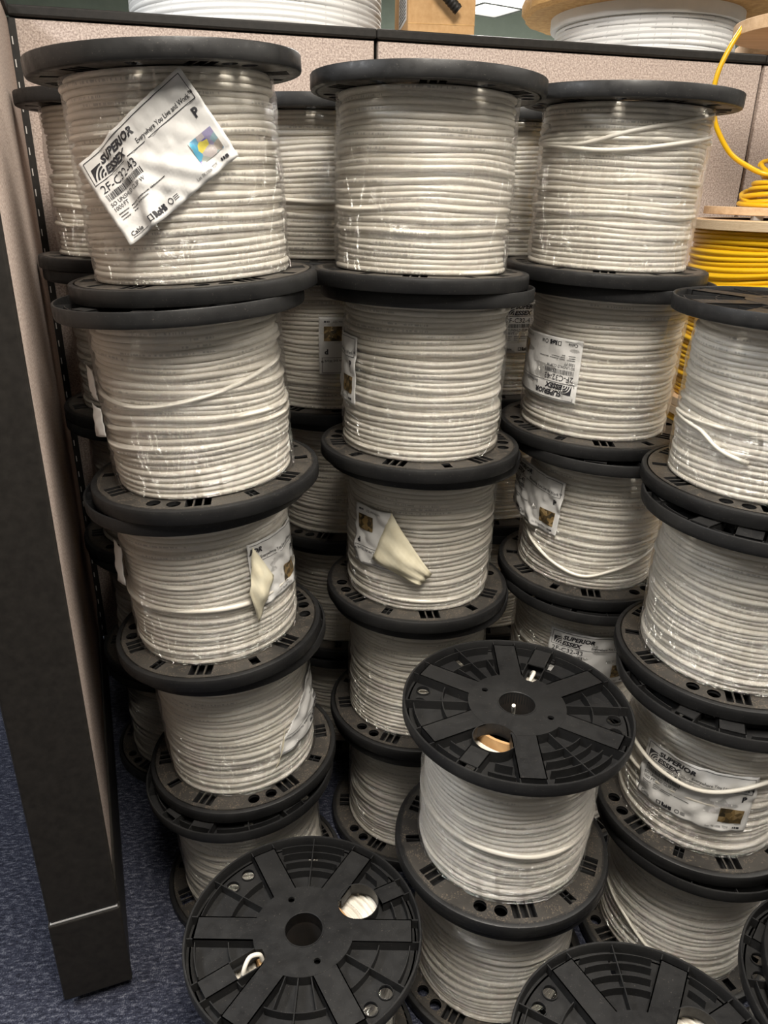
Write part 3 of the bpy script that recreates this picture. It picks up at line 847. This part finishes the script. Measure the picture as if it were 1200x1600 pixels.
# (key, x, y, label, group, bottom flange turn, top flange turn, winding variant, winding turn, tail)
ROWS = [
 ('L0', -.242, 1.105, 'white cable spool at the foot of left front stack, dusty ribbed flange showing', GL, 30, 15, 4, 40),
 ('L1', -.253, 1.123, 'white cable spool second from bottom of left front stack, torn label at right edge', GL, -68-220, 70, 5, 100),
 ('L2', -.274, 1.101, 'white cable spool in the middle of left front stack, peeling label with cream flap', GL, 190-220, 20, 1, 200),
 ('L3', -.271, 1.085, 'white cable spool second from top of left front stack, paper edges curling at left', GL, -102-220, 50, 2, 300),
 ('L4', -.269, 1.101, 'white cable spool on top of left front stack wearing a big tilted paper label', GL, -68-220, 0, 0, 10),
 ('M0', .066, 1.277, 'white cable spool at the foot of middle front stack, behind the two high stack', GM, 0, 25, 3, 20),
 ('M1', .066, 1.276, 'white cable spool second from bottom of middle front stack, plain close winding', GM, 10, 0, 5, 250),
 ('M2', .064, 1.267, 'white cable spool in middle front stack, upside down label folded to a cream flap', GM, 197-220, 10, 4, 120),
 ('M3', .059, 1.243, 'white cable spool second from top of middle front stack, narrow label edge at left', GM, -8-40, 20, 0, 170),
 ('M4', .050, 1.233, 'white cable spool on top of middle front stack, shiny film and no label', GM, -35, 30, 6, 80),
 ('R0', .400, 1.345, 'white cable spool at the foot of right front stack, behind nearer spools', GR, 0, 0, 1, 0),
 ('R1', .400, 1.345, 'white cable spool low in right front stack, upright label half hidden by black flange', GR, 25, 0, 3, 200),
 ('R2', .402, 1.357, 'white cable spool in the middle of right front stack, crumpled label lifting at left', GR, -98, 10, 2, 140),
 ('R3', .387, 1.376, 'white cable spool second from top of right front stack, flat label pasted upside down', GR, -35, 15, 5, 60),
 ('R4', .374, 1.365, 'white cable spool on top of right front stack, slack turns crossing its winding', GR, -5-40, 40, 3, 330),
 ('F0', .545, 1.004, 'white cable spool on the floor in stack at right edge, slanting turn across it', GF, -40, 0, 5, 15),
 ('F1', .545, 1.011, 'white cable spool in stack at right edge, wrinkled upright label under a loose turn', GF, -30, 10, 1, 75),
 ('F2', .555, 1.044, 'white cable spool second from top of stack at right edge, without any label', GF, -124-220, 0, 4, 310),
 ('F3', .570, 1.084, 'white cable spool on top of stack at right edge, ribbed black top in view', GF, 15, 8, 2, 220),
 ('G0', .196, .930, 'white cable spool on the floor under the wheel topped spool at centre front', GG, 0, 0, 6, 30),
 ('G1', .196, .919, 'white cable spool at centre front on another spool, wheel like black top in view', GG, -104-220, 209, 1, 180),
 ('H0', -.106, .761, 'single white cable spool on the floor at front left, wheel like black top', None, 0, 0, 0, 60),
 ('K0', .333, .579, 'white cable spool cut by the bottom edge, right of the two high stack', None, 0, 0, 3, 90),
 ('N0', .668, .672, 'lower white cable spool in the bottom right corner, cable just showing under its flange', None, 0, 20, 4, 90),
 ('N1', .693, .664, 'upper spool in the bottom right corner, only its dusty bottom flange showing', None, 20, 0, 2, 90),
 ('A0', -.470, 1.500, 'white cable spool at the foot of the rear stack in the partition corner', GA, 0, 0, 1, 0),
 ('A1', -.470, 1.500, 'white cable spool second from bottom of the rear stack in the partition corner', GA, 10, 0, 3, 40),
 ('A2', -.475, 1.500, 'white cable spool in the middle of the rear stack in the partition corner', GA, 20, 0, 5, 80),
 ('A3', -.475, 1.500, 'white cable spool second from top of the rear stack in the partition corner', GA, 30, 0, 0, 120),
 ('A4', -.480, 1.500, 'white cable spool on top of rear stack in partition corner, behind tilted label spool', GA, 40, 0, 3, 160),
 ('B0', -.100, 1.600, 'white cable spool lowest of rear stack between left and middle front stacks', GB, 0, 0, 2, 0),
 ('B1', -.100, 1.610, 'white cable spool second from bottom of rear stack between left and middle stacks', GB, 0, 0, 0, 50),
 ('B2', -.100, 1.590, 'white cable spool third from top of rear stack between left and middle stacks', GB, 20, 0, 5, 90),
 ('B3', -.120, 1.565, 'white cable spool second from top between left and middle stacks, foil label upside down', GB, -75-40, 0, 3, 130),
 ('B4', -.130, 1.530, 'white cable spool topmost of rear stack between left and middle front stacks', GB, 0, 0, 1, 170),
 ('C0', .250, 1.680, 'white cable spool lowest of rear stack between middle and right front stacks', GC, 0, 0, 4, 0),
 ('C1', .250, 1.680, 'white cable spool second from bottom of rear stack between middle and right stacks', GC, 0, 0, 3, 50),
 ('C2', .250, 1.680, 'white cable spool third from top of rear stack between middle and right stacks', GC, 0, 0, 5, 90),
 ('C3', .245, 1.700, 'white cable spool second from top between middle and right stacks, upright label', GC, 0, 0, 0, 130),
 ('C4', .240, 1.690, 'white cable spool topmost of rear stack between middle and right front stacks', GC, 0, 0, 3, 170),
]
for r_ in ROWS: spool(*r_, tail=r_[0] in ('G1', 'H0'))

# labels, flaps and slack turns on particular spools
put_label(SPOOL['L4'], -87.4, 0.1630, 33, seed=3, rough=0.0016, foil_m=M_FOIL_LIT, rbase=RW+0.0065, flat=0.93,
          lift=lambda u, v: 0.010*math.exp(-((u+0.030-v*0.35)/0.012)**2)*max(0.0, min(1.0, 0.5-v/0.08)) + 0.012*max(0, -u-0.055)/0.03 + 0.006*max(0, u-0.06)/0.025)
put_label(SPOOL['L2'], -39.2, 0.157, 0, crop=lambda u, v: u > -0.026 + 0.25*max(0, -v), seed=5, rough=0.0016)
put_flap(SPOOL['L2'], [(-47.5,0.207,-0.002), (-35.0,0.148,0.002), (-50.0,0.080,0.000), (-54.5,0.138,0.006)], 0.012, seed=2, label='cream back of the torn label')
put_flap(SPOOL['L2'], [(-152,0.212,0.0), (-138,0.210,0.0), (-139,0.146,0.004), (-153,0.140,0.006)], 0.004, M_PAPER, seed=4, label='grey paper tag at the left side')
put_label(SPOOL['L1'], -13.0, 0.135, 180, crop=lambda u, v: u < 0.052+1.05*v, seed=7, rough=0.0018)
put_flap(SPOOL['L1'], [(-44,0.138,0.0), (-50,0.105,0.010), (-56,0.068,0.004), (-53,0.069,0.001)], 0.003, seed=6, label='curled cream strip of torn label')
put_flap(SPOOL['L3'], [(-163,0.195,0.002), (-150,0.190,-0.003), (-150,0.148,-0.003), (-162,0.150,0.003)], 0.003, M_PAPER, seed=8)
put_flap(SPOOL['L3'], [(-160,0.140,0.004), (-146,0.138,-0.003), (-144,0.100,-0.001), (-158,0.094,0.008)], 0.003, M_PAPER, seed=9)
put_label(SPOOL['M3'], -180, 0.153, -2, seed=11)
put_label(SPOOL['M2'], -111, 0.147, 180, crop=lambda u, v: u > 0.002 or (v > 0.020 and u > -0.040), seed=13, rough=0.0017)
put_flap(SPOOL['M2'], [(-114,0.203,-0.003), (-83,0.099,0.002), (-91,0.079,0.004), (-127,0.112,0.001)], 0.010, seed=12, label='cream back of the folded label')
put_label(SPOOL['R3'], -156, 0.135, 180, seed=15, rough=0.0006)
put_label(SPOOL['R2'], -167, 0.173, -3, seed=17, rough=0.0018, lift=lambda u, v: 0.020*max(0, -u-0.0)/0.085)
put_label(SPOOL['R1'], -92, 0.161, -2, seed=19, rough=0.0012)
put_label(SPOOL['F1'], -121, 0.133, 0, seed=21, rough=0.0016)
put_label(SPOOL['B3'], -56.6, 0.145, 180, seed=23, rough=0.0008)
put_label(SPOOL['C3'], -58.0, 0.165, 0, seed=25, rough=0.0008)
strand(SPOOL['L3'], [(-170,0.175), (-146,0.160), (-110,0.152), (-70,0.163), (-30,0.182), (0,0.190)])
strand(SPOOL['R4'], [(160,0.236), (173,0.221), (-160,0.207), (-132,0.202), (-96,0.222), (-44,0.246), (-25,0.252)], RW+0.0030)
strand(SPOOL['R4'], [(160,0.226), (-178,0.212), (-140,0.196), (-102,0.195), (-42,0.216), (-15,0.224)], RW+0.0030)
strand(SPOOL['F3'], [(150,0.128), (-175,0.115), (-158,0.104), (-142,0.086), (-125,0.076)], RW+0.0030)
strand(SPOOL['R2'], [(-170,0.105), (-155,0.084), (-112,0.050), (-83,0.066), (-39,0.100), (-20,0.108)], RW+0.0030)
strand(SPOOL['F0'], [(-190,0.122), (-165,0.108), (-149,0.096), (-125,0.064), (-105,0.034)], RW+0.0030)
strand(SPOOL['F1'], [(-190,0.172), (-167,0.162), (-141,0.150), (-115,0.150), (-82,0.180), (-60,0.190)], RW+0.0115)

g = G(); g.tube(smooth_path([(0.004,0.018,0.14), (0.003,0.020,0.20), (0.000,0.016,0.245), (-0.003,0.006,0.270)], 8), 0.0030, 10)
g.build('cable_tail', M_CABLE_PLAIN, SPOOL['G1'])

# ------------------------------------------------------------------ yellow cable on wooden spools
YR, YH = 0.250, 0.405
YW = [winding_mesh('cable_winding', 0.236, 0.020, YH-0.020, 0.0098, 71+i, M_YELLOW, amp=2.8, segs=150, P=7, jit=0.0028, wave=0.0034) for i in range(2)]
g = G(); g.lathe([(0.03,0.0), (YR-0.001,0.0), (YR,0.001), (YR,0.019), (YR-0.001,0.020), (0.03,0.020)], 110, True); YF = g.mesh('wooden_flange', M_WOOD, 35)
g2 = G(); g2.lathe([(YR-0.0005,0.0008), (YR+0.0005,0.0012), (YR+0.0005,0.0188), (YR-0.0005,0.0192)], 110); YE = g2.mesh('flange_edge', M_WOOD_EDGE, 35)
YX, YY = 0.920, 1.755
for k, lb in enumerate(('wooden spool of yellow cable on the floor at far right, lowest of three', 'wooden spool of yellow cable in the middle at far right, seen between the white stacks', 'wooden spool of yellow cable at far right with a small wooden reel standing on it')):
    t = empty('yellow_cable_spool', Matrix.Translation((YX, YY, k*0.4052))); tag(t, lb, 'cable spool', 'wooden spools of yellow cable')
    for z in (0.0, YH-0.020):
        f_ = link('wooden_flange', YF, t, Matrix.Translation((0,0,z)) @ Matrix.Rotation(0.4+k, 4, 'Z'))
        link('flange_edge', YE, f_)
    link('cable_winding', YW[k % 2], t, Matrix.Rotation(1.1*k+0.3, 4, 'Z'))
    gg = G(); gg.lathe([(0.09,0.02), (0.10,0.02), (0.10,YH-0.02), (0.09,YH-0.02)], 40, True); gg.build('core_tube', M_CARD, t)

ZT = 3*0.4052 + 0.0005
t = empty('wooden_reel', Matrix.Translation((0.862, 1.78, ZT))); tag(t, 'small open wooden reel with loose yellow cable, standing on the top yellow spool', 'cable reel')
def poly_disc(r, z0, z1, n=14, rot=0.1):
    g = G(); g.lathe([(1e-4,z0), (r-0.001,z0), (r,z0+0.001), (r,z1-0.001), (r-0.001,z1), (1e-4,z1)], n if n > 30 else 72); return g
poly_disc(0.160, 0.006, 0.022).build('reel_disc', M_WOOD, t, Matrix.Rotation(math.radians(1.2), 4, 'Y'))
poly_disc(0.160, 0.345, 0.369).build('reel_disc', M_WOOD, t)
g = G(); g.lathe([(0.018,0.020), (0.018,0.346)], 24); g.build('reel_core', M_CARD, t)
# staples / nail plates between the discs
g = G(); g.box((-0.07,-0.150,-0.0004), (-0.05,-0.135,0.0075)); g.box((-0.11,-0.115,-0.0004), (-0.09,-0.10,0.0075)); g.box((0.05,0.10,-0.0004), (0.07,0.12,0.0075)); g.build('nail_plate', M_STEEL, t, smooth=None)
# loose coil: turns tightening towards the top, then the tail that climbs to the upper disc
pts = []; NT = 11
STEP = [(0.000,0.088,0.030), (0.10,0.090,0.034), (0.20,0.092,0.043), (0.30,0.074,0.056), (0.40,0.072,0.066), (0.48,0.050,0.080), (0.60,0.034,0.100), (0.75,0.030,0.124), (0.90,0.027,0.160), (1.0,0.026,0.190)]
for i in range(NT*24+1):
    q = i/24; f_ = q/NT
    rr = float(np.interp(f_, [a_[0] for a_ in STEP], [a_[1] for a_ in STEP])) + 0.004*math.sin(q*2.7) + 0.003*math.sin(q*6.28*1.03+2)
    zz = float(np.interp(f_, [a_[0] for a_ in STEP], [a_[2] for a_ in STEP])) + 0.004*math.sin(q*6.28+q)
    pts.append((rr*math.cos(q*2*PI*0.985), rr*math.sin(q*2*PI*0.985), zz))
g = G(); g.tube(pts, 0.0050, 9)
for z0, r0, ph in ((0.098, 0.058, 2.6), (0.040, 0.082, 0.4), (0.150, 0.036, 1.0)):
    g.tube([(r0*math.cos(ph+k*2*PI/30)+0.006*math.sin(k*.4), r0*math.sin(ph+k*2*PI/30), z0+0.022*math.sin(k*2*PI/30+ph)) for k in range(31)], 0.0050, 9)
g.tube([(0.026*math.cos(k*.42), 0.026*math.sin(k*.42), 0.19+0.00085*k) for k in range(150)], 0.0050, 8)
g.build('yellow_coil', M_YELLOW, t, smooth=70)
wp = [(0.706,1.775,1.574), (0.687,1.772,1.540), (0.671,1.772,1.497), (0.668,1.775,1.455), (0.675,1.777,1.428), (0.690,1.78,1.393), (0.726,1.78,1.347), (0.765,1.775,1.322), (0.805,1.765,1.306), (0.850,1.72,1.302)]
g = G(); g.tube([Vector(p)-Vector((0.862,1.78,ZT)) for p in smooth_path(wp, 8)], 0.0052, 10); g.build('yellow_tail', M_YELLOW, t, smooth=70)

# ------------------------------------------------------------------ things standing behind the partition
SZ = 1.575
MB = frame(CORNER + Vector((-DB.y, DB.x, 0))*0.075, DB, INB)
t = empty('storage_shelf', MB); tag(t, 'long grey shelf behind the back partition carrying the large reels and box', 'shelf')
g = G(); g.box((0.0, 0.0, SZ-0.04), (2.60, 1.0, SZ)); g.build('shelf_board', M_STEEL, t, smooth=None)
for x in (0.03, 2.53):
    for y in (0.02, 0.94):
        g = G(); g.box((x, y, 0.0), (x+0.04, y+0.04, SZ-0.0401)); g.build('leg', M_STEEL, t, smooth=None)

def tape_reel(label, x, y, rc, rf, z1, collar):
    t = empty('large_reel', Matrix.Translation((x, y, SZ+0.0005))); tag(t, label, 'cable reel')
    g = G(); n = 96; rows = int((z1)/0.011)
    # winding of flat white tape with its own uv (row number, turn)
    me = winding_mesh('tape_winding', rc, 0.025, z1-0.03*collar, 0.0115, int(x*100)+500, M_TAPE, amp=0.2, segs=96, P=4, jit=0.0002, bulge=0, wave=0.0006)
    link('tape_winding', me, t)
    if collar:
        g.lathe([(rc-0.01,z1-0.03), (rc+0.012,z1-0.03), (rc+0.014,z1-0.026), (rc+0.014,z1), (rc-0.01,z1)], 96, True); g.build('plastic_collar', M_FRAME, t)
    def rim(a_, r, z):
        return r + (0.0035*math.sin(a_*17)+0.002*math.sin(a_*41+z*300) if r > rf*0.9 else 0), z
    for zz in (0.0, z1):
        g = G(); g.lathe([(0.03,zz), (rf*0.97,zz), (rf,zz+0.010), (rf,zz+0.034), (rf*0.985,zz+0.045), (0.03,zz+0.045)] if zz else [(0.03,0.0), (rc-0.005,0.0), (rc-0.005,0.025), (0.03,0.025)], 110, True, fn=rim)
        g.build('wooden_flange', M_WOOD_ORANGE, t)
    return t
tape_reel('big reel wrapped in white tape standing behind the partition at upper left', -0.352, 2.325, 0.325, 0.40, 0.42, 0)
tape_reel('white reel with overhanging orange wooden flange behind the partition at upper right', 0.717, 2.50, 0.248, 0.342, 0.145, 1)
t = empty('wooden_reel', Matrix.Translation((1.235, 2.62, SZ+0.0005))); tag(t, 'pale plywood reel behind the partition at the top right corner', 'cable reel')
for z in (0.0, 0.075): poly_disc(0.19, z, z+0.03).build('reel_disc', M_WOOD, t)
g = G(); g.lathe([(0.12,0.03), (0.12,0.075)], 40); g.build('reel_core', M_FRAME, t)

# cardboard box with shipping label, black cable end hanging over it
BX = Matrix.Translation((0.038, 2.075, SZ+0.0005)) @ Matrix.Rotation(0.10, 4, 'Z')
t = empty('cardboard_box', BX); tag(t, 'brown cardboard box with white shipping label on its side, above the partition', 'box')
g = G(); w, d, hb = 0.160, 0.30, 0.17
g.box((0, 0, 0), (w, d, hb)); bx = g.build('box_body', M_CARD, t, smooth=None)
bv = bx.modifiers.new('bevel', 'BEVEL'); bv.width = 0.003; bv.segments = 2
g = G(); g.box((0.0, -0.0006, 0.050), (w, 0.0, 0.0515)); g.box((0.002, -0.0006, 0.0), (w-0.002, 0.0, 0.003)); g.build('flap_seam', M_WOOD_ORANGE, t, smooth=None)
g = G(); g.box((-0.0006, 0.03, 0.062), (0.0, 0.19, 0.16)); lb = g.build('shipping_label', M_PAPER, t, smooth=None)
g = G(); rng = random.Random(9)
for z in np.arange(0.070, 0.154, 0.0075):
    y = 0.045
    while y < 0.175:
        wd = rng.uniform(0.006, 0.022)
        if y+wd < 0.18: g.box((-0.0010, y, z), (-0.0006, y+wd, z+0.004))
        y += wd + 0.004
g.build('label_print', M_INK, lb, smooth=None)
t = empty('cable_end', Matrix.Translation((0.0, 0.0, 0.0))); tag(t, 'thick black cable end with ribbed tip lying against the cardboard box', 'cable')
e0, e1 = Vector((0.080, 2.050, 1.740)), Vector((0.149, 2.062, 1.656))
e0 = Vector((0.030, 2.046, 1.765))
dv = (e1-e0).normalized()
g = G(); g.tube(smooth_path([e1, e1+(e0-e1)*0.5, (0.048,2.050,1.742), (0.040,2.085,1.7585), (0.058,2.18,1.7572), (0.085,2.28,1.7572)], 8), 0.0105, 14); g.build('cable_sheath', M_BLACK, t, smooth=50)
g = G(); g.tube([e1 - dv*0.05 + dv*0.058*k/24 for k in range(25)], lambda s_: 0.0118+0.0008*math.sin(s_*44), 14); g.build('ribbed_tip', M_TRIM, t, smooth=50)
